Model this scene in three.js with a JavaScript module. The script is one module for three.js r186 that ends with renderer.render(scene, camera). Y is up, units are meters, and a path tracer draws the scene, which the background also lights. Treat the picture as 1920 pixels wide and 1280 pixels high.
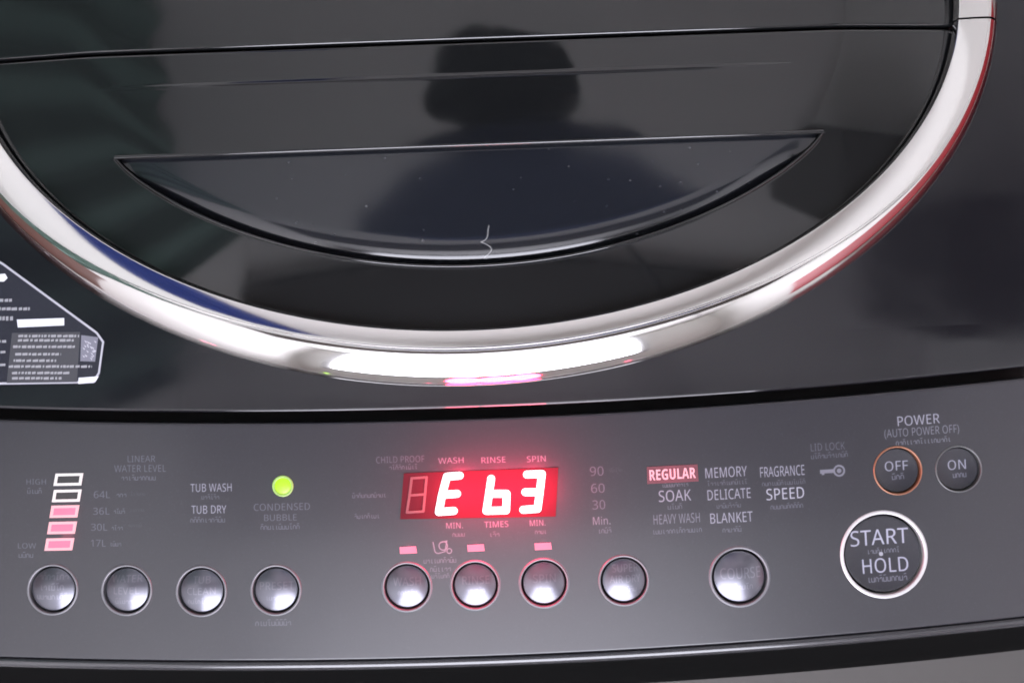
import * as THREE from 'three';
import { mergeGeometries } from 'three/addons/utils/BufferGeometryUtils.js';
import { RoundedBoxGeometry } from 'three/addons/geometries/RoundedBoxGeometry.js';
import { ImprovedNoise } from 'three/addons/math/ImprovedNoise.js';
import { FontLoader } from 'three/addons/loaders/FontLoader.js';
import { TextGeometry } from 'three/addons/geometries/TextGeometry.js';
import { RectAreaLightUniformsLib } from 'three/addons/lights/RectAreaLightUniformsLib.js';

// ---------- camera, light, exposure ----------
const scene = new THREE.Scene();
scene.background = new THREE.Color(0x050505);
const V = (x, y, z) => new THREE.Vector3(x, y, z), R = THREE.MathUtils.degToRad;
// frame of the machine's sloping top: x right, y out of the lid, z towards the front edge
const TOP = new THREE.Matrix4().makeRotationX(R(12)).setPosition(0, 0.93, 0);
const F = 1600, DIST = 0.45, TAU = R(4), ROLL = R(2.1), CX = 0.0155;
const axis = V(0, -Math.cos(TAU), -Math.sin(TAU)), up0 = V(0, Math.sin(TAU), -Math.cos(TAU));
const camR = V(Math.cos(ROLL), 0, 0).addScaledVector(up0, -Math.sin(ROLL));
const camU = V(Math.sin(ROLL), 0, 0).addScaledVector(up0, Math.cos(ROLL));
const camP = V(CX, 0, 0).addScaledVector(axis, -DIST);
const camera = new THREE.PerspectiveCamera(2 * Math.atan(640 / F) * 180 / Math.PI, 1024 / 682, 0.02, 20);
camera.position.copy(camP).applyMatrix4(TOP);
camera.up.copy(camU).transformDirection(TOP);
camera.lookAt(V(CX, 0, 0).applyMatrix4(TOP));
camera.updateMatrixWorld();
camera.focus = 0.405; camera.userData.fStop = 7;            // the whole photograph is slightly soft

const renderer = new THREE.WebGLRenderer({ antialias: true });
renderer.toneMapping = THREE.LinearToneMapping;
renderer.toneMappingExposure = 1.0;
renderer.shadowMap.enabled = true;
RectAreaLightUniformsLib.init();

const WIN = { x: -0.02, y: 1.78, z: 1.31, w: 1.15, h: 1.3 };
const day = new THREE.RectAreaLight(0xf1f0ff, 10, WIN.w, WIN.h);
day.position.set(WIN.x, WIN.y, WIN.z - 0.03);
day.lookAt(WIN.x, WIN.y, 0);
scene.add(day);

// ---------- helpers ----------
const ss = (a, b, t) => { t = Math.min(1, Math.max(0, (t - a) / (b - a))); return t * t * (3 - 2 * t); };
let seed = 7;
const rnd = () => { seed = (seed * 1664525 + 1013904223) >>> 0; return seed / 4294967296; };
const noise = new ImprovedNoise();
const names = {};
const numbered = n => { const k = names[n] = (names[n] ?? -1) + 1; return k ? n + '_' + String(k).padStart(3, '0') : n; };
function mesh(name, geo, mat, parent) {
  const m = new THREE.Mesh(geo, mat); m.name = name; m.castShadow = m.receiveShadow = true; parent.add(m); return m;
}
function thing(name, label, category, group) {
  const o = new THREE.Group(); o.name = numbered(name); o.userData = { label, category }; if (group) o.userData.group = group; scene.add(o); return o;
}
function struct(name, geo, mat) { const m = mesh(name, geo, mat, scene); m.userData.kind = 'structure'; return m; }
const lin = (r, g, b) => new THREE.Color().setRGB(r, g, b);
const std = (c, rough, metal = 0, extra = {}) => new THREE.MeshPhysicalMaterial({ color: c, roughness: rough, metalness: metal, ...extra });
// grid surface from f(u, v) -> [x, y, z] in the top frame
function grid(nu, nv, f, flip = false) {
  const p = [], uv = [], ix = [];
  for (let j = 0; j <= nv; j++) for (let i = 0; i <= nu; i++) { const q = f(i / nu, j / nv); p.push(q[0], q[1], q[2]); uv.push(q[0], -q[2]); }
  for (let j = 0; j < nv; j++) for (let i = 0; i < nu; i++) {
    const a = j * (nu + 1) + i, b = a + 1, c = a + nu + 1, d = c + 1;
    if (flip) ix.push(a, b, c, b, d, c); else ix.push(a, c, b, b, c, d);
  }
  const g = new THREE.BufferGeometry();
  g.setAttribute('position', new THREE.Float32BufferAttribute(p, 3)); g.setAttribute('uv', new THREE.Float32BufferAttribute(uv, 2));
  g.setIndex(ix); g.computeVertexNormals(); return g;
}
const top = g => g.applyMatrix4(TOP);
// the panel's own frame: x right, y up the panel (towards the lid), z out of it
const SL = R(3), PZ = 0.0385, PY = -0.0008;
const PM = new THREE.Matrix4().makeBasis(V(1, 0, 0), V(0, Math.sin(SL), -Math.cos(SL)), V(0, Math.cos(SL), Math.sin(SL))).setPosition(0, PY, PZ);
const PW = TOP.clone().multiply(PM), PWi = PM.clone().invert();
const DM = new THREE.Matrix4().makeBasis(V(1, 0, 0), V(0, 0, -1), V(0, 1, 0));
const DW = TOP.clone().multiply(DM);
const onPanel = g => g.applyMatrix4(PW), onDeck = g => g.applyMatrix4(DW);
// a photograph position read as a place on the panel (x, y in the panel's frame) or on the deck
const ray = (px, py) => axis.clone().addScaledVector(camR, (px - 960) / F).addScaledVector(camU, -(py - 640) / F);
const pIO = camP.clone().applyMatrix4(PWi);
function pp(px, py, n = 0) {
  const d = ray(px, py).transformDirection(PWi), t = (n - pIO.z) / d.z;
  return [pIO.x + d.x * t, pIO.y + d.y * t];
}
function dp(px, py, h = 0) { const d = ray(px, py), t = (h - camP.y) / d.y; return [camP.x + d.x * t, -(camP.z + d.z * t)]; }

// ---------- textures ----------
function dataTex(w, h, f, srgb = false) {
  const a = new Uint8Array(w * h * 4);
  for (let y = 0; y < h; y++) for (let x = 0; x < w; x++) { const c = f(x, y); const k = (y * w + x) * 4; a[k] = c[0]; a[k + 1] = c[1]; a[k + 2] = c[2]; a[k + 3] = 255; }
  const t = new THREE.DataTexture(a, w, h); t.magFilter = THREE.LinearFilter; t.minFilter = THREE.LinearMipmapLinearFilter; t.generateMipmaps = true;
  t.wrapS = t.wrapT = THREE.RepeatWrapping; if (srgb) t.colorSpace = THREE.SRGBColorSpace; t.needsUpdate = true; return t;
}
const smudge = dataTex(512, 512, (x, y) => {
  let n = 0; for (let o = 0, a = 1, s = 0.012; o < 4; o++, a *= 0.5, s *= 2.2) n += a * noise.noise(x * s, y * s * 1.3, 3 + o);
  const v = Math.max(0, Math.min(255, 128 + n * 95 + (rnd() - 0.5) * 14)); return [v, v, v];
});
smudge.repeat.set(3, 3);

// printed front film of the control panel: 2048 x 512 texels on 0.60 x 0.15 m
const TXW = 2048, TXH = 512, MX = 0.30, MY = 0.006, SC = TXW / 0.6;
const canvas = document.createElement('canvas'); canvas.width = TXW; canvas.height = TXH;
const ctx = canvas.getContext('2d');
ctx.fillStyle = 'rgb(34,34,39)'; ctx.fillRect(0, 0, TXW, TXH);
for (let i = 0; i < 60000; i++) { const v = 18 + Math.floor(rnd() * 36); ctx.fillStyle = `rgba(${v},${v},${v + 7},0.35)`; ctx.fillRect(rnd() * TXW, rnd() * TXH, 1 + rnd() * 1.6, 1 + rnd() * 1.6); }
const pc = (px, py) => { const q = pp(px, py); return [(q[0] + MX) * SC, (MY - q[1]) * SC]; };
const tilt = px => R(-2.1 - (px - 905) / 960 * 2.4);
function place(px, py) {
  const c = pc(px, py), a = pc(px + 1, py), b = pc(px, py + 1);
  ctx.setTransform(a[0] - c[0], a[1] - c[1], b[0] - c[0], b[1] - c[1], c[0], c[1]);
  ctx.rotate(tilt(px));
}
const BRIGHT = 'rgb(138,138,147)', MID = 'rgb(108,108,116)', DIM = 'rgb(86,86,95)';
function txt(s, px, py, w, h, col = MID, weight = '') {
  ctx.save(); place(px, py);
  ctx.font = `${weight} 40px sans-serif`; ctx.textAlign = 'center'; ctx.textBaseline = 'alphabetic'; ctx.fillStyle = col;
  const m = ctx.measureText(s).width; ctx.scale(w / m, h / 28.6); ctx.fillText(s, 0, 14.3);
  ctx.restore();
}
// the small second-language line under each legend: too fine to read, short looped strokes
function fine(px, py, w, h, col = DIM) {
  ctx.save(); place(px, py); ctx.strokeStyle = col; ctx.lineWidth = Math.max(1, h * 0.15);
  const n = Math.max(2, Math.round(w / (h * 0.72))), st = w / n;
  for (let i = 0; i < n; i++) {
    const x = -w / 2 + i * st + st * 0.12, k = Math.floor(rnd() * 4), ww = st * 0.68;
    ctx.beginPath();
    if (k === 0) { ctx.moveTo(x, h * 0.45); ctx.lineTo(x, -h * 0.1); ctx.quadraticCurveTo(x + ww / 2, -h * 0.6, x + ww, -h * 0.1); ctx.lineTo(x + ww, h * 0.45); }
    else if (k === 1) { ctx.moveTo(x, -h * 0.3); ctx.lineTo(x, h * 0.4); ctx.lineTo(x + ww, h * 0.4); ctx.lineTo(x + ww, -h * 0.35); }
    else if (k === 2) { ctx.moveTo(x, 0); ctx.quadraticCurveTo(x + ww, -h * 0.6, x + ww, h * 0.1); ctx.lineTo(x + ww, h * 0.45); }
    else { ctx.moveTo(x + ww * 0.5, -h * 0.4); ctx.lineTo(x + ww * 0.5, h * 0.4); ctx.lineTo(x + ww, h * 0.4); }
    ctx.stroke();
    if (rnd() < 0.3) { ctx.beginPath(); ctx.moveTo(x, -h * 0.62); ctx.lineTo(x + ww, -h * 0.7); ctx.stroke(); }
  }
  ctx.restore();
}
txt('HIGH', 67, 903, 40, 10, DIM); fine(64, 921, 28, 9);
txt('LOW', 49, 1023, 36, 10, DIM); fine(48, 1041, 28, 9);
txt('LINEAR', 264, 860, 54, 12, DIM); txt('WATER LEVEL', 262, 878, 98, 13, DIM); fine(259, 896, 66, 9);
txt('64L', 190, 927, 32, 13, DIM); fine(227, 928, 20, 8); fine(258, 926, 28, 6, 'rgb(52,52,58)');
txt('36L', 189, 958, 32, 13, DIM); fine(223, 959, 22, 8); fine(256, 956, 26, 6, 'rgb(52,52,58)');
txt('30L', 185, 988, 32, 13, DIM); fine(219, 990, 22, 8); fine(252, 985, 26, 6, 'rgb(52,52,58)');
txt('17L', 183, 1018, 30, 13, DIM); fine(216, 1020, 22, 8);
txt('TUB WASH', 396, 914, 79, 15, BRIGHT); fine(394, 932, 34, 8);
txt('TUB DRY', 391, 955, 66, 15, BRIGHT); fine(389, 975, 66, 9);
txt('CONDENSED', 528, 950, 108, 13, DIM); txt('BUBBLE', 525, 970, 64, 12, DIM); fine(525, 988, 74, 9);
txt('CHILD PROOF', 750, 861, 92, 12, DIM); fine(756, 876, 54, 8);
fine(692, 929, 64, 8); fine(688, 968, 48, 8);
txt('WASH', 846, 863, 50, 11, MID); txt('RINSE', 925, 862, 48, 11, MID); txt('SPIN', 1006, 860, 38, 11, MID);
txt('MIN.', 852, 985, 34, 11, MID); fine(860, 1002, 24, 8); txt('TIMES', 931, 983, 46, 11, MID); fine(927, 1002, 20, 8); txt('MIN.', 1008, 980, 32, 11, MID); fine(1014, 997, 22, 8);
fine(825, 1051, 62, 9); fine(826, 1067, 40, 9); fine(826, 1080, 34, 8);
txt('90', 1119, 883, 28, 17, DIM); txt('60', 1121, 915, 28, 17, DIM); txt('30', 1123, 946, 26, 17, DIM); txt('Min.', 1128, 976, 36, 15, MID); fine(1134, 995, 26, 9);
fine(1154, 882, 26, 6, 'rgb(56,56,62)');
fine(1266, 909, 50, 7, MID); txt('SOAK', 1265, 929, 62, 21, BRIGHT); fine(1266, 950, 28, 9);
txt('HEAVY WASH', 1269, 972, 90, 18, MID); fine(1270, 995, 94, 9);
txt('MEMORY', 1361, 885, 80, 19, BRIGHT); fine(1364, 905, 76, 8);
txt('DELICATE', 1367, 926, 84, 19, BRIGHT); fine(1367, 948, 46, 8);
txt('BLANKET', 1371, 970, 82, 19, BRIGHT); fine(1373, 993, 36, 9);
txt('FRAGRANCE', 1467, 883, 86, 19, BRIGHT); fine(1470, 905, 82, 8);
txt('SPEED', 1473, 925, 74, 21, 'rgb(158,158,166)'); fine(1476, 949, 62, 9);
txt('LID LOCK', 1552, 837, 66, 14, DIM); fine(1556, 854, 70, 9);
txt('POWER', 1722, 787, 82, 18, BRIGHT); txt('(AUTO POWER OFF)', 1729, 808, 142, 15, MID); fine(1732, 827, 104, 9, MID);
fine(512, 1168, 68, 10);
// key pictogram
ctx.save(); place(1562, 883); ctx.fillStyle = MID; ctx.strokeStyle = MID; ctx.lineWidth = 3.6;
ctx.fillRect(-24, -4, 26, 7.5); ctx.fillRect(-21, 2, 5, 4); ctx.beginPath(); ctx.arc(12, 0, 9.5, 0, Math.PI * 2); ctx.stroke(); ctx.beginPath(); ctx.arc(12, 0, 4.5, 0, Math.PI * 2); ctx.fill(); ctx.restore();
// tub pictogram
ctx.save(); place(828, 1026); ctx.strokeStyle = MID; ctx.lineWidth = 2.2;
ctx.beginPath(); ctx.moveTo(-16, -11); ctx.lineTo(-13, 7); ctx.quadraticCurveTo(-11, 11, -6, 11); ctx.lineTo(6, 8); ctx.lineTo(10, -12); ctx.lineTo(-2, -9); ctx.stroke();
ctx.beginPath(); ctx.arc(3, -3, 8, 0, Math.PI * 2); ctx.stroke(); ctx.beginPath(); ctx.arc(14, 7, 4.5, 0, Math.PI * 2); ctx.stroke(); ctx.restore();
// legends on the button caps
const CAPC = 'rgb(114,114,123)';
for (const [x, y, r] of [[98, 1105, 48], [237, 1106, 48], [377, 1108, 48], [517, 1106, 48], [763, 1100, 48], [891, 1097, 48], [1020, 1093, 48], [1170, 1088, 48], [1387, 1081, 58]]) { ctx.save(); place(x, y); ctx.fillStyle = 'rgb(94,94,102)'; ctx.beginPath(); ctx.arc(0, 0, r, 0, 7); ctx.fill(); ctx.restore(); }
fine(100, 1081, 56, 11, CAPC); fine(98, 1100, 46, 11, CAPC); fine(98, 1118, 58, 10, CAPC);
txt('WATER', 238, 1084, 58, 13, CAPC); txt('LEVEL', 237, 1106, 50, 13, CAPC); fine(236, 1127, 40, 9, CAPC);
txt('TUB', 379, 1086, 34, 13, CAPC); txt('CLEAN', 378, 1107, 56, 13, CAPC); fine(377, 1127, 50, 9, CAPC);
txt('PRESET', 518, 1097, 66, 14, CAPC); fine(518, 1120, 40, 9, CAPC);
txt('WASH', 764, 1089, 54, 15, CAPC); fine(764, 1110, 36, 9, CAPC);
txt('RINSE', 892, 1086, 54, 15, CAPC); fine(892, 1106, 36, 9, CAPC);
txt('SPIN', 1021, 1083, 46, 15, CAPC); fine(1021, 1104, 34, 9, CAPC);
txt('SUPER', 1172, 1064, 50, 14, CAPC); txt('AIR DRY', 1172, 1084, 58, 14, CAPC); fine(1172, 1104, 44, 9, CAPC);
txt('COURSE', 1388, 1073, 78, 20, CAPC); fine(1390, 1099, 44, 10, CAPC);
txt('OFF', 1684, 874, 46, 18, BRIGHT); fine(1688, 895, 24, 10, MID);
txt('ON', 1799, 872, 38, 18, BRIGHT); fine(1804, 891, 26, 10, MID);
txt('START', 1651, 1008, 112, 29, 'rgb(156,156,166)'); fine(1660, 1034, 62, 9, MID); txt('HOLD', 1663, 1061, 92, 27, 'rgb(156,156,166)'); fine(1667, 1086, 76, 11, MID);
ctx.save(); place(1656, 1040); ctx.fillStyle = 'rgb(150,150,155)'; ctx.beginPath(); ctx.arc(0, 0, 4, 0, Math.PI * 2); ctx.fill(); ctx.restore();
ctx.setTransform(1, 0, 0, 1, 0, 0);
const print = new THREE.CanvasTexture(canvas); print.colorSpace = THREE.SRGBColorSpace; print.anisotropy = 8;
function panelUV(g) {                                   // before the geometry leaves the panel's frame
  const p = g.attributes.position, uv = new Float32Array(p.count * 2);
  for (let i = 0; i < p.count; i++) { uv[2 * i] = (p.getX(i) + MX) * SC / TXW; uv[2 * i + 1] = 1 - (MY - p.getY(i)) * SC / TXH; }
  g.setAttribute('uv', new THREE.BufferAttribute(uv, 2)); return g;
}

// ---------- materials ----------
const M = {
  lid: std(lin(0.006, 0.0065, 0.007), 0.11, 0, { ior: 1.6, roughnessMap: smudge }),
  deck: std(lin(0.006, 0.006, 0.008), 0.2, 0, { ior: 1.5, roughnessMap: smudge }),
  chrome: std(lin(0.60, 0.59, 0.575), 0.07, 1),
  film: std(lin(0.82, 0.82, 0.85), 0.34, 0, { map: print, clearcoat: 0.28, clearcoatRoughness: 0.12 }),
  cap: std(lin(1, 1, 1), 0.3, 0.75, { map: print, clearcoat: 0.35, clearcoatRoughness: 0.15 }),
  flatCap: std(lin(0.8, 0.8, 0.85), 0.3, 0, { map: print }),
  black: std(lin(0.008, 0.008, 0.009), 0.25),
  gap: std(lin(0.004, 0.004, 0.004), 0.9),
  ring: std(lin(0.13, 0.13, 0.14), 0.4, 0.2),
  whiteRing: std(lin(0.45, 0.45, 0.45), 0.35, 0.2),
  cabinet: std(lin(0.16, 0.16, 0.165), 0.4, 0.3),
};

// ---------- the room the shiny top mirrors ----------
const wallM = std(lin(0.74, 0.73, 0.70), 0.9), greenM = std(lin(0.10, 0.17, 0.14), 0.85), ceilM = std(lin(0.8, 0.79, 0.77), 0.95), floorM = std(lin(0.13, 0.125, 0.12), 0.7);
function slab(name, x0, x1, y0, y1, z0, z1, m) { const g = new THREE.BoxGeometry(x1 - x0, y1 - y0, z1 - z0); g.translate((x0 + x1) / 2, (y0 + y1) / 2, (z0 + z1) / 2); return struct(name, g, m); }
const XL = -0.78, XR = 1.0, ZB = -0.6, ZF = 1.35, HC = 2.5;
slab('floor', XL - 0.1, XR + 0.1, -0.1, 0, ZB - 0.1, ZF + 0.1, floorM);
slab('ceiling', XL - 0.1, XR + 0.1, HC, HC + 0.1, ZB - 0.1, ZF + 0.1, ceilM);
slab('wall_left', XL - 0.1, XL, 0, HC, ZB, ZF, wallM);
slab('ceiling_board', XL, XR, HC - 0.05, HC - 0.001, 0.44, 0.86, std(lin(0.04, 0.032, 0.027), 0.8));
slab('wall_right', XR, XR + 0.1, 0, HC, ZB, ZF, wallM);
slab('wall_back', XL - 0.1, XR + 0.1, 0, HC, ZB - 0.1, ZB, wallM);
slab('wall_front', XL - 0.1, XR + 0.1, 0, HC, ZF, ZF + 0.1, wallM);
{
  const w = thing('window', 'bright frosted window in the wall facing the washing machine', 'window');
  const pane = new THREE.BoxGeometry(WIN.w, WIN.h, 0.02); pane.translate(WIN.x, WIN.y, WIN.z + 0.015);
  mesh('pane', pane, new THREE.MeshStandardMaterial({ color: 0x222222, emissive: 0xf2f4ff, emissiveIntensity: 4 }), w);
  const fr = [[WIN.w + 0.1, 0.05, 0, WIN.h / 2 + 0.025], [WIN.w + 0.1, 0.05, 0, -WIN.h / 2 - 0.025], [0.05, WIN.h, -WIN.w / 2 - 0.025, 0], [0.05, WIN.h, WIN.w / 2 + 0.025, 0]].map(([a, b, x, y]) => { const g = new THREE.BoxGeometry(a, b, 0.06); g.translate(WIN.x + x, WIN.y + y, WIN.z + 0.01); return g; });
  mesh('frame', mergeGeometries(fr), std(lin(0.3, 0.3, 0.3), 0.5), w);
}

// ---------- washing machine ----------
const wm = thing('washing_machine', 'black top loading washing machine with chrome ringed lid and lit control panel', 'washing machine');
const EX = -0.005, EZ = -0.18, AO = 0.290, BO = 0.203, AI = 0.266, BI = 0.173, FOLD = -0.1618;
const bow = x => -0.135 * x * x;
// cabinet under the top
{
  const s = new THREE.Shape(), hw = 0.305;
  s.moveTo(-hw, 0.42); s.lineTo(-hw, -0.135 - bow(hw)); for (let i = 0; i <= 24; i++) { const x = -hw + 2 * hw * i / 24; s.lineTo(x, -0.145 - bow(x)); } s.lineTo(hw, 0.42); s.closePath();
  const g = new THREE.ExtrudeGeometry(s, { depth: 0.88, bevelEnabled: false });
  const p = g.attributes.position; const b = new THREE.Matrix4().makeBasis(V(1, 0, 0), V(0, 0, -1), V(0, 1, 0)); g.applyMatrix4(b);
  for (let i = 0; i < p.count; i++) if (p.getY(i) > 0.5) p.setY(i, 0.93 - 0.03 - p.getZ(i) * Math.tan(R(12)));
  g.computeVertexNormals(); mesh('cabinet', g, M.cabinet, wm);
}
// deck
function bowedShape(hw, y0, y1, n = 48) {               // y1 = far edge (straight), y0(x) = near edge
  const s = new THREE.Shape(); s.moveTo(-hw, y1); for (let i = 0; i <= n; i++) { const x = -hw + 2 * hw * i / n; s.lineTo(x, y0(x)); } s.lineTo(hw, y1); s.closePath(); return s;
}
{
  const s = bowedShape(0.31, x => -(0.0326 + bow(x)), 0.44), h = new THREE.Path();
  h.absellipse(EX, -EZ, AO - 0.012, BO - 0.012, 0, Math.PI * 2, true, 0); s.holes.push(h);
  const g = new THREE.ExtrudeGeometry(s, { depth: 0.012, bevelEnabled: true, bevelThickness: 0.0016, bevelSize: 0.0016, bevelSegments: 4, curveSegments: 160 });
  g.translate(0, 0, -0.0136); mesh('top_deck', onDeck(g), M.deck, wm);
  const u = bowedShape(0.30, x => -(0.06 + bow(x)), -(0.0)); const g2 = new THREE.ExtrudeGeometry(u, { depth: 0.004, bevelEnabled: false }); g2.translate(0, 0, -0.02);
  mesh('gap_floor', onDeck(g2), M.gap, wm);
}
// chrome ring, cut at the fold of the lid
const prof = (q, c) => {                                  // height across the band, c = where the crest lies
  if (q < 0.03) return 0.0012 + 0.0046 * Math.pow(q / 0.03, 0.6);
  if (q < c) { const k = (q - 0.03) / (c - 0.03); return 0.0058 + 0.0042 * (1.25 * k - 0.25 * k * k); }
  const k = (q - c) / (1 - c), g = Math.exp(-(((k - 0.05) / 0.022) ** 2)) * 0.0002;
  return 0.011 * Math.pow(Math.max(0, 1 - Math.pow(k, 1.75)), 0.72) - 0.001 - g;
};
const qs = []; for (let i = 0; i <= 90; i++) { const k = i / 90; qs.push(k < 0.12 ? k * 0.25 : k > 0.85 ? 0.9 + 0.1 * Math.sin((k - 0.85) / 0.15 * Math.PI / 2) : 0.03 + (k - 0.12) / 0.73 * 0.87); }
function ringArc(t0, t1, n) {
  return grid(n, 90, (u, v) => {
    const t = t0 + (t1 - t0) * u, q = qs[Math.round(v * 90)], c = 0.60 - 0.27 * ss(0.45, 1, Math.abs(Math.sin(t))), a = AI + (AO - AI) * q, b = BI + (BO - BI) * q;
    return [EX + a * Math.cos(t), prof(q, c), EZ + b * Math.sin(t)];
  }, true);
}
{
  const tf = Math.asin((FOLD - EZ) / 0.19), e = 0.003;
  const r1 = mesh('chrome_ring', top(ringArc(tf + e, Math.PI - tf - e, 260)), M.chrome, wm); r1.userData.label = 'front half of the polished chrome lid ring';
  mesh('chrome_ring', top(ringArc(Math.PI - tf + e, Math.PI * 2 + tf - e, 260)), M.chrome, wm);
}
// lid
const LY = 0.0046;
const CH = -0.1055, CA = 0.1885, CC = -0.0035, CB = -0.0405;                       // grip recess: straight edge, half width, centre, front
const rad = (x, z) => Math.hypot((x - EX) / AI, (z - EZ) / BI);
const lidH = (x, z) => { const r = rad(x, z); return LY - 0.0056 * (r < 0.72 ? 0 : r < 0.8 ? (r - 0.72) ** 2 / 0.16 / 0.24 : (r - 0.76) / 0.24) + 0.0002 * Math.sin(x * 9 + 1) * Math.cos(z * 13); };
const arcZ = x => { const k = (x - CC) / CA; return Math.abs(k) >= 1 ? CH : CH + (CB - CH) * Math.pow(1 - k * k, 0.78); };
const eW = z => AI * Math.sqrt(Math.max(0, 1 - ((z - EZ) / BI) ** 2)) * 1.004, eF = x => EZ + BI * Math.sqrt(Math.max(0, 1 - ((x - EX) / AI) ** 2));
{
  const gs = [];
  const zA = FOLD + 0.0022;
  gs.push(grid(160, 6, (u, v) => { const a = v * Math.PI / 2, z = zA - 0.0014 * Math.cos(a), x = EX + (2 * u - 1) * eW(zA); return [x, lidH(x, zA) - 0.0014 * (1 - Math.sin(a)), z]; }));
  gs.push(grid(160, 1, (u, v) => { const x = EX + (2 * u - 1) * eW(zA); return [x, lidH(x, zA) - 0.0014 - 0.006 * (1 - v), zA - 0.0014]; }));
  // a soft step across the lid, then flat to the straight edge of the grip
  const step = (x, z) => lidH(x, z) + 0.0004 * Math.exp(-(((z + 0.1427) / 0.0008) ** 2)) * (1 - ss(0.1, 0.2, Math.abs(x - EX)));
  gs.push(grid(160, 220, (u, v) => { const z = zA + (CH - zA) * v, x = EX + (2 * u - 1) * eW(z); return [x, step(x, z), z]; }));
  const xe = eW(CH) / 1.004;
  gs.push(grid(220, 40, (u, v) => {
    const x = EX + xe * Math.sin((u - 0.5) * Math.PI), z0 = arcZ(x), z = z0 + (eF(x) * 1.0 + 0.0008 - z0) * v;
    const lip = v === 0 && Math.abs(x - CC) < CA ? 0.0006 : 0; return [x, step(x, z) - lip, z];
  }));
  mesh('lid_front', top(mergeGeometries(gs)), M.lid, wm);
  const zB = FOLD - 0.001;
  const gr = [grid(160, 50, (u, v) => { const z = zB - 0.0012 + (EZ - BI * 0.995 - zB) * v, x = EX + (2 * u - 1) * eW(z); return [x, lidH(x, z), z]; }, true),
    grid(160, 6, (u, v) => { const a = v * Math.PI / 2, z = zB - 0.0012 * (1 - Math.sin(a)), x = EX + (2 * u - 1) * eW(zB); return [x, lidH(x, zB) - 0.0012 * (1 - Math.cos(a)), z]; }),
    grid(160, 1, (u, v) => { const x = EX + (2 * u - 1) * eW(zB); return [x, lidH(x, zB) - 0.0012 - 0.006 * v, zB]; })];
  mesh('lid_rear', top(mergeGeometries(gr)), M.lid, wm);
  const hf = grid(40, 2, (u, v) => { const x = EX + (2 * u - 1) * AI; return [x, -0.006, FOLD + (v - 0.5) * 0.012]; });
  mesh('hinge_gap', top(hf), M.gap, wm);
}
// grip recess
{
  // grains of dust and one curl of lint on the floor of the grip
  const W = 1024, H = 256, cv = document.createElement('canvas'); cv.width = W; cv.height = H; const c = cv.getContext('2d');
  c.fillStyle = 'rgb(24,26,30)'; c.fillRect(0, 0, W, H);
  const X = x => (x - CC + CA) / (2 * CA) * W, Z = z => (z - CH) / (CB - CH) * H * 0.98;
  for (let i = 0; i < 40; i++) { const x = CC + (rnd() * 2 - 1) * CA * 0.8, z = CH + rnd() * (arcZ(x) - CH); c.fillStyle = `rgba(140,140,138,${0.1 + rnd() * 0.35})`; const r = 0.8 + rnd() * 1.5; c.beginPath(); c.arc(X(x), Z(z), r, 0, 7); c.fill(); }
  c.strokeStyle = 'rgba(170,170,168,0.7)'; c.lineWidth = 1.8; c.lineCap = 'round'; c.beginPath();   // a lint curl stuck to the film
  c.moveTo(X(0.0055), Z(-0.062)); c.bezierCurveTo(X(0.004), Z(-0.058), X(0.0062), Z(-0.055), X(0.001), Z(-0.0535)); c.bezierCurveTo(X(0.004), Z(-0.052), X(0.0085), Z(-0.0505), X(0.0052), Z(-0.0475)); c.bezierCurveTo(X(0.004), Z(-0.0462), X(0.001), Z(-0.0455), X(0.0035), Z(-0.0448)); c.stroke();
  const t = new THREE.CanvasTexture(cv); t.colorSpace = THREE.SRGBColorSpace;
  const floorH = (x, z) => { const k = (z - CH) / Math.max(1e-4, arcZ(x) - CH); return LY - 0.0050 + 0.0014 * (z - CH) / (CB - CH) - 19 * Math.max(0, z - arcZ(x) + 0.016) ** 2 * ss(0, 0.03, arcZ(x) - CH); };
  const g = grid(200, 30, (u, v) => { const x = CC + CA * 0.999 * Math.sin((u - 0.5) * Math.PI), z = CH - 0.001 + (Math.max(CH, arcZ(x) - 0.0016) - CH + 0.001) * v; return [x, floorH(x, z), z]; });
  const p = g.attributes.position, uv = g.attributes.uv; for (let i = 0; i < p.count; i++) uv.setXY(i, X(p.getX(i)) / W, 1 - Z(p.getZ(i)) / H);
  const gm = mesh('grip_recess', top(g), std(lin(1, 1, 1), 0.1, 0, { map: t, ior: 1.6 }), wm);
  gm.userData.label = 'crescent shaped finger grip with dust and lint on its floor';
  const wall = [grid(200, 3, (u, v) => { const x = CC + CA * 0.999 * Math.sin((u - 0.5) * Math.PI), z = arcZ(x); return [x, LY - 0.0013 - 0.0095 * (1 - v), z + 0.0002]; }),
    grid(60, 1, (u, v) => { const x = CC + (2 * u - 1) * CA; return [x, LY - 0.0009 - 0.008 * v, CH]; }),
    grid(200, 1, (u, v) => { const x = CC + CA * 0.999 * Math.sin((u - 0.5) * Math.PI), z = arcZ(x); return [x, LY - 0.0098, Math.max(CH, z - 0.003) + (z + 0.0004 - Math.max(CH, z - 0.003)) * v]; })];
  mesh('recess_wall', top(mergeGeometries(wall)), M.gap, gm);
  const edge = new THREE.TubeGeometry(new THREE.LineCurve3(V(CC - CA, LY - 0.0010, CH), V(CC + CA, LY - 0.0010, CH)), 60, 0.0011, 10);
  mesh('recess_edge', top(edge), M.lid, gm);
  const arc = []; for (let i = 0; i <= 120; i++) { const x = CC + CA * Math.sin((i / 120 - 0.5) * Math.PI) * 0.999; arc.push(V(x, LY - 0.0014, arcZ(x))); }
  mesh('recess_edge', top(new THREE.TubeGeometry(new THREE.CatmullRomCurve3(arc), 240, 0.0008, 8)), M.lid, gm);
}
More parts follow.
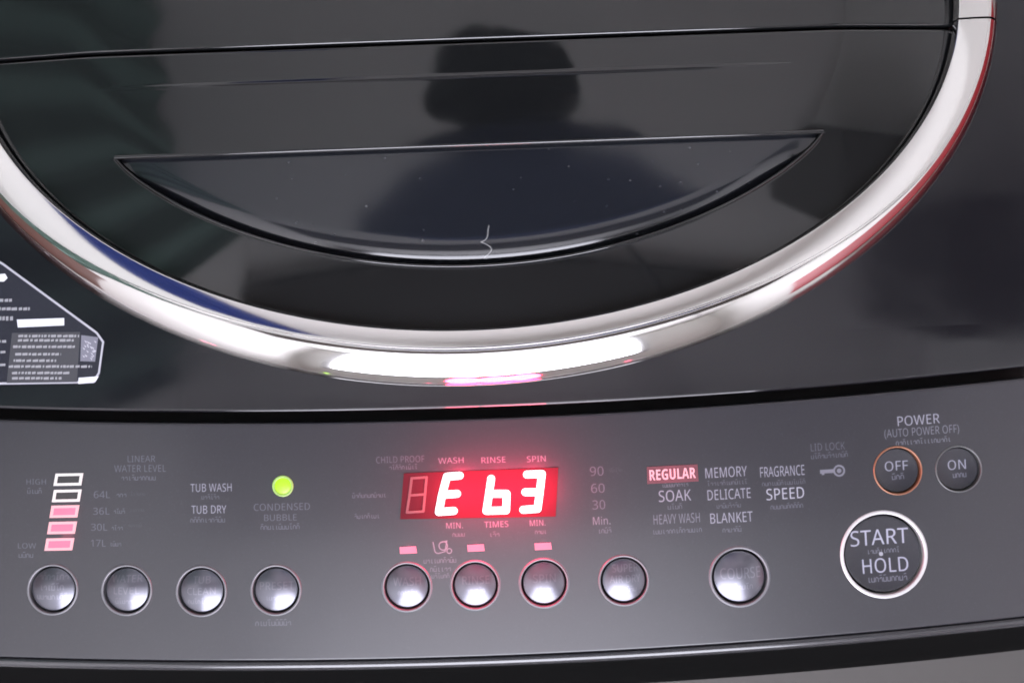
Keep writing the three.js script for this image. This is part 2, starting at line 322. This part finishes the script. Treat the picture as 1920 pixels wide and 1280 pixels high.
// caution sticker on the deck
{
  const c0 = [[-60, 455], [6, 492], [183, 622], [196, 640], [188, 700], [176, 719], [-60, 723]].map(p => dp(...p));
  const s = new THREE.Shape(c0.map(p => new THREE.Vector2(...p)));
  const W = 512, H = 512, cv = document.createElement('canvas'); cv.width = W; cv.height = H; const c = cv.getContext('2d');
  const o = dp(-60, 440), e = dp(210, 735), U = p => [(p[0] - o[0]) / (e[0] - o[0]) * W, (o[1] - p[1]) / (o[1] - e[1]) * H], Q = (x, y) => U(dp(x, y));
  c.fillStyle = 'rgb(38,38,46)'; c.fillRect(0, 0, W, H);
  for (let i = 0; i < 5000; i++) { const v = 34 + rnd() * 22; c.fillStyle = `rgba(${v},${v},${v + 6},0.5)`; c.fillRect(rnd() * W, rnd() * H, 2, 2); }
  const poly = (pts, fill, stroke, lw) => { c.beginPath(); pts.forEach((p, i) => { const q = Q(...p); c[i ? 'lineTo' : 'moveTo'](q[0], q[1]); }); if (fill) { c.closePath(); c.fillStyle = fill; c.fill(); } if (stroke) { c.strokeStyle = stroke; c.lineWidth = lw; c.stroke(); } };
  poly([[-70, 452], [5, 495], [181, 624], [193, 641], [185, 699], [174, 716], [-70, 720]], null, 'rgb(165,165,172)', 7);
  poly([[31, 599], [120, 596], [120, 610], [33, 614]], 'rgb(205,208,214)');
  poly([[-5, 514], [9, 513], [14, 521], [7, 528], [-5, 528]], 'rgb(210,212,216)');
  poly([[147, 708], [186, 705], [183, 716], [146, 720]], 'rgb(200,202,208)');
  poly([[152, 628], [184, 632], [178, 678], [150, 677]], 'rgb(112,112,122)');
  poly([[22, 624], [150, 622], [144, 716], [12, 718]], 'rgb(66,66,70)');
  const ln = (x0, x1, y, col, h = 5) => { for (let x = x0; x < x1;) { const w = 3 + rnd() * 9; poly([[x, y - h / 2 + rnd()], [Math.min(x + w, x1), y - h / 2 - 0.3], [Math.min(x + w, x1), y + h / 2 - rnd()], [x, y + h / 2]], col); x += w + 1 + rnd() * 2; } };
  const G = 'rgb(138,138,142)';
  [[34, 148, 630], [33, 138, 638], [24, 142, 650], [28, 114, 664], [25, 105, 676], [16, 172, 687], [22, 130, 699], [22, 115, 709]].forEach(a => ln(...a, G));
  ln(-10, 22, 563, G, 6); ln(-10, 56, 579, G, 6); ln(-10, 24, 597, G, 8); ln(-10, 12, 640, G); ln(-10, 10, 660, G); ln(-10, 10, 684, G);
  for (let i = 0; i < 26; i++) { const x = 154 + rnd() * 22, y = 636 + rnd() * 36; poly([[x, y], [x + 5, y + 3], [x + 3, y + 5]], 'rgb(168,168,176)'); }
  const t = new THREE.CanvasTexture(cv); t.colorSpace = THREE.SRGBColorSpace;
  const g = new THREE.ExtrudeGeometry(s, { depth: 0.00025, bevelEnabled: false }), p = g.attributes.position, uv = g.attributes.uv;
  for (let i = 0; i < p.count; i++) { const q = U([p.getX(i), p.getY(i)]); uv.setXY(i, q[0] / W, 1 - q[1] / H); }
  const st = mesh('caution_sticker', onDeck(g), std(lin(1, 1, 1), 0.22, 0, { map: t }), wm); st.userData.label = 'dark caution sticker with pale printed border';
}
// control panel
const BT = [ // x, y, radius in photo pixels (outer ring), kind
  ['push_button', 98, 1105, 48, 'dome', 'water saving'], ['push_button', 237, 1106, 48, 'dome'], ['push_button', 377, 1108, 48, 'dome'], ['push_button', 517, 1106, 48, 'dome'],
  ['push_button', 763, 1100, 47, 'dome'], ['push_button', 891, 1097, 47, 'dome'], ['push_button', 1020, 1093, 47, 'dome'], ['push_button', 1170, 1088, 48, 'dome'],
  ['push_button', 1387, 1081, 57, 'dome'], ['power_button', 1684, 882, 46, 'off'], ['power_button', 1798, 879, 44, 'on'], ['start_button', 1658, 1039, 82, 'start'],
];
const pxm = DIST / F;
const PB = x => -(0.1262 + bow(x) * 0.15);
{
  const s = bowedShape(0.292, x => -(0.1262 + bow(x)), 0, 60);
  const s2 = new THREE.Shape(); const n = 60, hw = 0.2925;
  for (let i = 0; i <= n; i++) { const x = -hw + 2 * hw * i / n; s2[i ? 'lineTo' : 'moveTo'](x, -bow(x) - 0.0026); }
  for (let i = n; i >= 0; i--) { const x = -hw + 2 * hw * i / n; s2.lineTo(x, -(0.1245 + bow(x))); } s2.closePath();
  for (const b of BT) { const [x, y] = pp(b[1], b[2]), h = new THREE.Path(); h.absarc(x, y, b[3] * pxm * 0.97, 0, Math.PI * 2, true); s2.holes.push(h); }
  const g = new THREE.ExtrudeGeometry(s2, { depth: 0.004, bevelEnabled: true, bevelThickness: 0.0012, bevelSize: 0.0012, bevelSegments: 4, curveSegments: 64 });
  g.translate(0, 0, -0.0052); mesh('control_panel', onPanel(panelUV(g)), M.film, wm);
  // thin bevel strip and black moulding below the panel's front edge
  const q = [[0.1262, -0.0035], [0.1270, -0.0021], [0.1284, -0.0016], [0.1300, -0.0019], [0.1314, -0.0030], [0.1330, -0.0062], [0.1405, -0.0135], [0.1495, -0.0215], [0.1555, -0.0320], [0.1560, -0.0480]];
  const qc = new THREE.CatmullRomCurve3(q.map(a => V(a[0], a[1], 0)), false, 'centripetal').getPoints(40);
  const lipAt = (i0, i1) => grid(120, i1 - i0, (u, v) => { const x = (2 * u - 1) * 0.30, a = qc[Math.round(i0 + v * (i1 - i0))]; return [x, -(a.x + bow(x)), a.y]; }, true);
  mesh('edge_strip', onPanel(lipAt(0, 22)), std(lin(0.02, 0.02, 0.023), 0.25, 0, { clearcoat: 0.5 }), wm);
  mesh('front_moulding', onPanel(lipAt(22, 40)), std(lin(0.002, 0.002, 0.002), 0.85, 0, { specularIntensity: 0.08 }), wm);
  const w = bowedShape(0.29, x => -(0.124 + bow(x)), -0.004); const g2 = new THREE.ExtrudeGeometry(w, { depth: 0.002, bevelEnabled: false }); g2.translate(0, 0, -0.0085);
  mesh('panel_backing', onPanel(g2), M.gap, wm);
}
function lathe(pts, x, y, n = 64) { const g = new THREE.LatheGeometry(pts.map(p => new THREE.Vector2(...p)), n); g.rotateX(Math.PI / 2); g.translate(x, y, 0); return g; }
const capLabels = ['button at the end of the row beside the water level button', 'WATER LEVEL button', 'TUB CLEAN button', 'PRESET button', 'WASH button', 'RINSE button', 'SPIN button', 'SUPER AIR DRY button', 'COURSE button', 'OFF button with copper ring', 'ON button with grey ring', 'large START HOLD button with white ring'];
BT.forEach(([name, px, py, rp, kind], i) => {
  const [x, y] = pp(px, py), r = rp * pxm, b = new THREE.Group(); b.name = name; b.userData.label = capLabels[i]; wm.add(b);
  const rw = kind === 'start' ? r * 0.09 : kind === 'dome' ? r * 0.10 : r * 0.075;
  const prf = []; for (let k = 0; k <= 12; k++) { const a = Math.PI * k / 12; prf.push([r - rw / 2 + rw / 2 * Math.cos(a), -0.0001 + 0.0006 * Math.sin(a)]); } prf.push([r - rw, -0.004]);
  const rm = kind === 'start' ? M.whiteRing : kind === 'off' ? std(lin(0.26, 0.12, 0.07), 0.35, 0.3) : kind === 'on' ? std(lin(0.1, 0.105, 0.105), 0.35, 0.3) : M.ring;
  mesh('ring', onPanel(lathe(prf, x, y)), rm, b);
  const rc = r - rw - (kind === 'dome' ? r * 0.075 : r * 0.05), c = [];
  if (kind === 'dome') { c.push([rc, -0.005], [rc, -0.0010]); for (let k = 0; k <= 18; k++) { const t = k / 18, rr = rc * (1 - t); c.push([rr, -0.0008 + 0.205 * rc * (1 - (rr / rc) ** 2)]); } }
  else { c.push([rc, -0.005], [rc, -0.0016]); for (let k = 0; k <= 14; k++) { const rr = rc * (1 - k / 14); c.push([Math.max(0, rr), -0.0014 - 0.0008 * (1 - (rr / rc) ** 2)]); } }
  mesh('cap', onPanel(panelUV(lathe(c, x, y))), kind === 'dome' ? M.cap : M.flatCap, b);
});
// flat pieces on the panel given by their photo outline
function plate(pts, n0, d) { const s = new THREE.Shape(pts.map(p => new THREE.Vector2(...pp(...p)))); const g = new THREE.ExtrudeGeometry(s, { depth: d, bevelEnabled: false }); g.translate(0, 0, n0); return onPanel(g); }
const wpos = (px, py, n) => { const [x, y] = pp(px, py); return V(x, y, n).applyMatrix4(PW); };
function lamp(px, py, n, color, cd, size = 0.2) { const l = new THREE.PointLight(color, cd, 0, 2); l.position.copy(wpos(px, py, n)); l.shadow.radius = size; l.castShadow = true; scene.add(l); return l; }
const glow = (c, k) => new THREE.MeshStandardMaterial({ color: 0x1a0508, emissive: c, emissiveIntensity: k, roughness: 0.4 });
// seven segment display
{
  const d = mesh('display_window', plate([[757, 887], [1047, 876], [1042, 968], [750, 973]], 0.0001, 0.0003), new THREE.MeshPhysicalMaterial({ color: lin(0.04, 0.005, 0.009), roughness: 0.7, specularIntensity: 0.3, emissive: lin(1, 0.02, 0.1), emissiveIntensity: 0.03 }), wm);
  d.userData.label = 'red display window reading E b3';
  const lit = glow(lin(1, 0.8, 0.84), 2.4), dim = new THREE.MeshStandardMaterial({ color: lin(0.1, 0.03, 0.035), roughness: 0.5 });
  const D = (TL, TR, ML, MR, BL, BR, segs, m, w) => {
    const S = { a: [TL, TR], f: [TL, ML], b: [TR, MR], g: [ML, MR], e: [ML, BL], c: [MR, BR], d: [BL, BR] };
    for (const k of segs) {
      const [p, q] = S[k], L = Math.hypot(q[0] - p[0], q[1] - p[1]), ux = (q[0] - p[0]) / L, uy = (q[1] - p[1]) / L, o = [];
      for (let i = 0; i <= 8; i++) { const a = -Math.PI / 2 + Math.PI * i / 8; o.push([q[0] + (Math.cos(a) * ux - Math.sin(a) * uy) * w, q[1] + (Math.cos(a) * uy + Math.sin(a) * ux) * w]); }
      for (let i = 0; i <= 8; i++) { const a = Math.PI / 2 + Math.PI * i / 8; o.push([p[0] + (Math.cos(a) * ux - Math.sin(a) * uy) * w, p[1] + (Math.cos(a) * uy + Math.sin(a) * ux) * w]); }
      const up = { a: 0, f: 1, b: 2, g: 3, e: 4, c: 5, d: 6 }[k] * 0.00002;
      mesh(m === lit ? 'lit_segment' : 'unlit_segment', plate(o.reverse(), 0.0005, 0.00015 + up), m, d);
    }
  };
  D([772, 896], [800, 894], [768, 928], [797, 926], [763, 960], [794, 958], 'abcdefg', dim, 2.4);
  D([838, 893], [862, 891], [829, 927], [857, 925], [823, 959], [851, 957], 'adefg', lit, 7.4);
  D([921, 897], [953, 894], [917, 925], [950, 925], [912, 957], [949, 956], 'cdefg', lit, 7.4);
  D([988, 889], [1016, 888], [985, 922], [1012, 922], [981, 955], [1008, 953], 'abcdg', lit, 7.4);
  for (const [x, y] of [[862, 926], [938, 928], [1004, 922]]) lamp(x, y, 0.0135, new THREE.Color().setRGB(1, 0.025, 0.1), 0.023, 0.62);
}
// small lit bars above the WASH, RINSE and SPIN buttons
const pink = glow(lin(1, 0.2, 0.34), 1.3);
for (const [x, y, n] of [[765, 1031, 'WASH'], [892, 1027, 'RINSE'], [1018, 1024, 'SPIN']]) {
  const m = mesh('indicator_light', plate([[x - 16, y - 6], [x + 15, y - 7.5], [x + 17, y + 5.5], [x - 15, y + 7]], 0.0001, 0.0003), pink, wm); m.userData.label = 'lit pink bar above the ' + n + ' button';
  lamp(x, y, 0.004, new THREE.Color(1, 0.08, 0.2), 0.00006, 0.1);
}
// water level bars
[[128, 899], [125, 929.5], [120.5, 959], [116, 989.5], [111, 1020.5]].forEach(([x, y], i) => {
  const b = new THREE.Group(); b.name = 'level_bar'; b.userData.label = i < 2 ? 'unlit water level bar with pale frame' : 'lit pink water level bar'; wm.add(b);
  const Q = (w, h, k = 2) => [[x - w + k, y - h], [x + w + k, y - h - 1], [x + w - k, y + h - 1], [x - w - k, y + h]];
  const o = new THREE.Shape(Q(26, 11.5).map(p => new THREE.Vector2(...pp(...p)))); o.holes.push(new THREE.Path(Q(20.5, 6.5, 1).reverse().map(p => new THREE.Vector2(...pp(...p)))));
  const fg = new THREE.ExtrudeGeometry(o, { depth: 0.0003, bevelEnabled: false }); fg.translate(0, 0, 0.0001);
  mesh('frame', onPanel(fg), i < 2 ? std(lin(0.5, 0.49, 0.46), 0.5) : glow(lin(1, 0.5, 0.58), 1.2), b);
  mesh('lens', plate(Q(20.5, 6.5, 1), 0.0001, 0.00015), i < 2 ? std(lin(0.02, 0.02, 0.02), 0.4) : glow(lin(1, 0.2, 0.35), 1.25), b);
});
for (const [x, y] of [[120, 962], [115, 1010]]) lamp(x, y, 0.006, new THREE.Color(1, 0.08, 0.2), 0.00012, 0.15);
// green lamp
{
  const [x, y] = pp(530, 911), b = new THREE.Group(); b.name = 'indicator_light'; b.userData.label = 'round yellow green lamp above CONDENSED BUBBLE'; wm.add(b);
  mesh('bezel', onPanel(lathe([[0.0056, 0.0001], [0.0055, 0.0005], [0.0044, 0.0005], [0.0043, 0.0001]], x, y)), std(lin(0.2, 0.32, 0.08), 0.4), b);
  mesh('lens', onPanel(lathe([[0.0043, 0.0001], [0.0038, 0.0005], [0.002, 0.0009], [0, 0.001]], x, y)), glow(lin(0.55, 1, 0.02), 1.05), b);
  lamp(530, 911, 0.006, new THREE.Color(0.5, 1, 0.05), 0.00005, 0.1);
}
// lit course name
{
  const font = await new FontLoader().loadAsync('fonts/droid/droid_sans_bold.typeface.json');
  const g = new TextGeometry('REGULAR', { font, size: 10, depth: 0.0003, curveSegments: 4, bevelEnabled: false }); g.computeBoundingBox();
  const bb = g.boundingBox, w = bb.max.x - bb.min.x, h = bb.max.y - bb.min.y; g.translate(-(bb.min.x + bb.max.x) / 2, -(bb.min.y + bb.max.y) / 2, 0);
  g.scale(86 * pxm / w, 20 * pxm / h, 1); g.rotateZ(R(1.2)); const [x, y] = pp(1261, 888); g.translate(x, y, 0.0003);
  const lp = mesh('lit_course_name', onPanel(g), glow(lin(1, 0.4, 0.5), 1.4), wm); lp.userData.label = 'REGULAR course name glowing pink';
  mesh('backlight_window', plate([[1213, 875], [1308, 870], [1310, 902], [1214, 907]], 0.0001, 0.0002), new THREE.MeshStandardMaterial({ color: lin(0.06, 0.02, 0.025), roughness: 0.4, emissive: lin(1, 0.05, 0.15), emissiveIntensity: 0.10 }), wm);
  lamp(1261, 888, 0.006, new THREE.Color(1, 0.08, 0.2), 0.0001, 0.15);
}

// ---------- things above and beside the machine, seen only as reflections ----------
function sack(name, label, cx, cy, cz, rx, ry, rz, mat, k) {
  const o = thing(name, label, 'bag');
  const g = new THREE.SphereGeometry(1, 96, 64), p = g.attributes.position, v = V(0, 0, 0);
  for (let i = 0; i < p.count; i++) {
    v.fromBufferAttribute(p, i); const n = noise.noise(v.x * 1.6 + k, v.y * 1.2, v.z * 1.6) * 0.26 + noise.noise(v.x * 4 + k, v.y * 1.5, v.z * 4) * 0.05;
    const neck = v.y > 0.2 ? 1 - 0.75 * ss(0.2, 0.95, v.y) : 1; const s = 1 + n;
    p.setXYZ(i, cx + v.x * rx * s * neck, cy + v.y * ry * (1 + n * 0.4), cz + v.z * rz * s * neck);
  }
  g.computeVertexNormals(); mesh('sack', g, mat, o);
  mesh('cord', new THREE.TubeGeometry(new THREE.LineCurve3(V(cx, cy + ry * 0.9, cz), V(cx, HC, cz)), 2, 0.006, 8), std(lin(0.3, 0.28, 0.24), 0.9), o);
  return o;
}
const above = (px, py, H) => { const d = dp(px, py), q = V(d[0], 0, -d[1]), c = V(camP.x, -camP.y, camP.z); return c.add(q.sub(c).multiplyScalar(1 + H / camP.y)).applyMatrix4(TOP); };
{
  const a = above(1010, 400, 0.8), b = above(955, 165, 0.85);
  sack('laundry_bag', 'blue cloth laundry bag hanging above the washing machine', a.x, a.y, a.z, 0.27, 0.2, 0.12, std(lin(0.03, 0.05, 0.14), 0.9), 2);
  sack('laundry_bag', 'dark green cloth laundry bag hanging above the washing machine', b.x, b.y, b.z, 0.115, 0.2, 0.08, std(lin(0.02, 0.026, 0.022), 0.9), 9);
  const cab = thing('wall_cabinet', 'red plastic wall cabinet beside the washing machine', 'cabinet');
  const g = new RoundedBoxGeometry(0.22, 0.42, 0.95, 4, 0.02); g.translate(XR - 0.111, 1.14, 0.15); mesh('body', g, std(lin(0.36, 0.02, 0.028), 0.4), cab);
  const dk = thing('wall_cabinet', 'dark wooden wall cabinet high up beside the ceiling', 'cabinet');
  const g4 = new RoundedBoxGeometry(0.2, 0.36, 0.26, 3, 0.01); g4.translate(XR - 0.101, 2.2, 0.05); mesh('body', g4, std(lin(0.075, 0.07, 0.06), 0.6), dk);
  const br = thing('wall_shelf', 'brown wooden wall cupboard beside the washing machine', 'cupboard');
  const g2 = new RoundedBoxGeometry(0.16, 0.35, 0.6, 3, 0.01); g2.translate(XL + 0.081, 1.1, -0.05); mesh('body', g2, std(lin(0.16, 0.07, 0.05), 0.5), br);
  const hang = (name, label, f, m) => { const c = mesh(name, grid(60, 24, f), m, scene); c.name = numbered(name); c.userData = { label, category: name.split('_').pop() }; m.side = THREE.DoubleSide; };
  hang('green_curtain', 'dark green curtain hanging along the wall beside the machine', (u, v) => [XL + 0.03 + 0.018 * Math.sin(u * 38), 0.9 + (HC - 0.92) * v, ZB + 0.02 + 0.85 * u], greenM);
  hang('blue_towel', 'blue towel hanging on the wall behind the machine', (u, v) => [-0.32 + 0.13 * u, 1.25 + 0.6 * v, ZB + 0.03 + 0.012 * Math.sin(u * 22 + v * 2)], std(lin(0.02, 0.045, 0.22), 0.95));
}
{
  const pts = [[1085, 480, 0.8], [1100, 540, 0.8], [1180, 630, 0.78], [1290, 740, 0.75], [1400, 900, 0.75], [1520, 1100, 0.78], [1600, 1270, 0.85]].map(p => above(...p));
  pts[0].y = HC; const w = mesh('cable', new THREE.TubeGeometry(new THREE.CatmullRomCurve3(pts), 80, 0.004, 8), std(lin(0.012, 0.012, 0.012), 0.5), scene);
  w.userData = { label: 'slack black cable strung above the washing machine', category: 'cable' };
}
renderer.render(scene, camera);
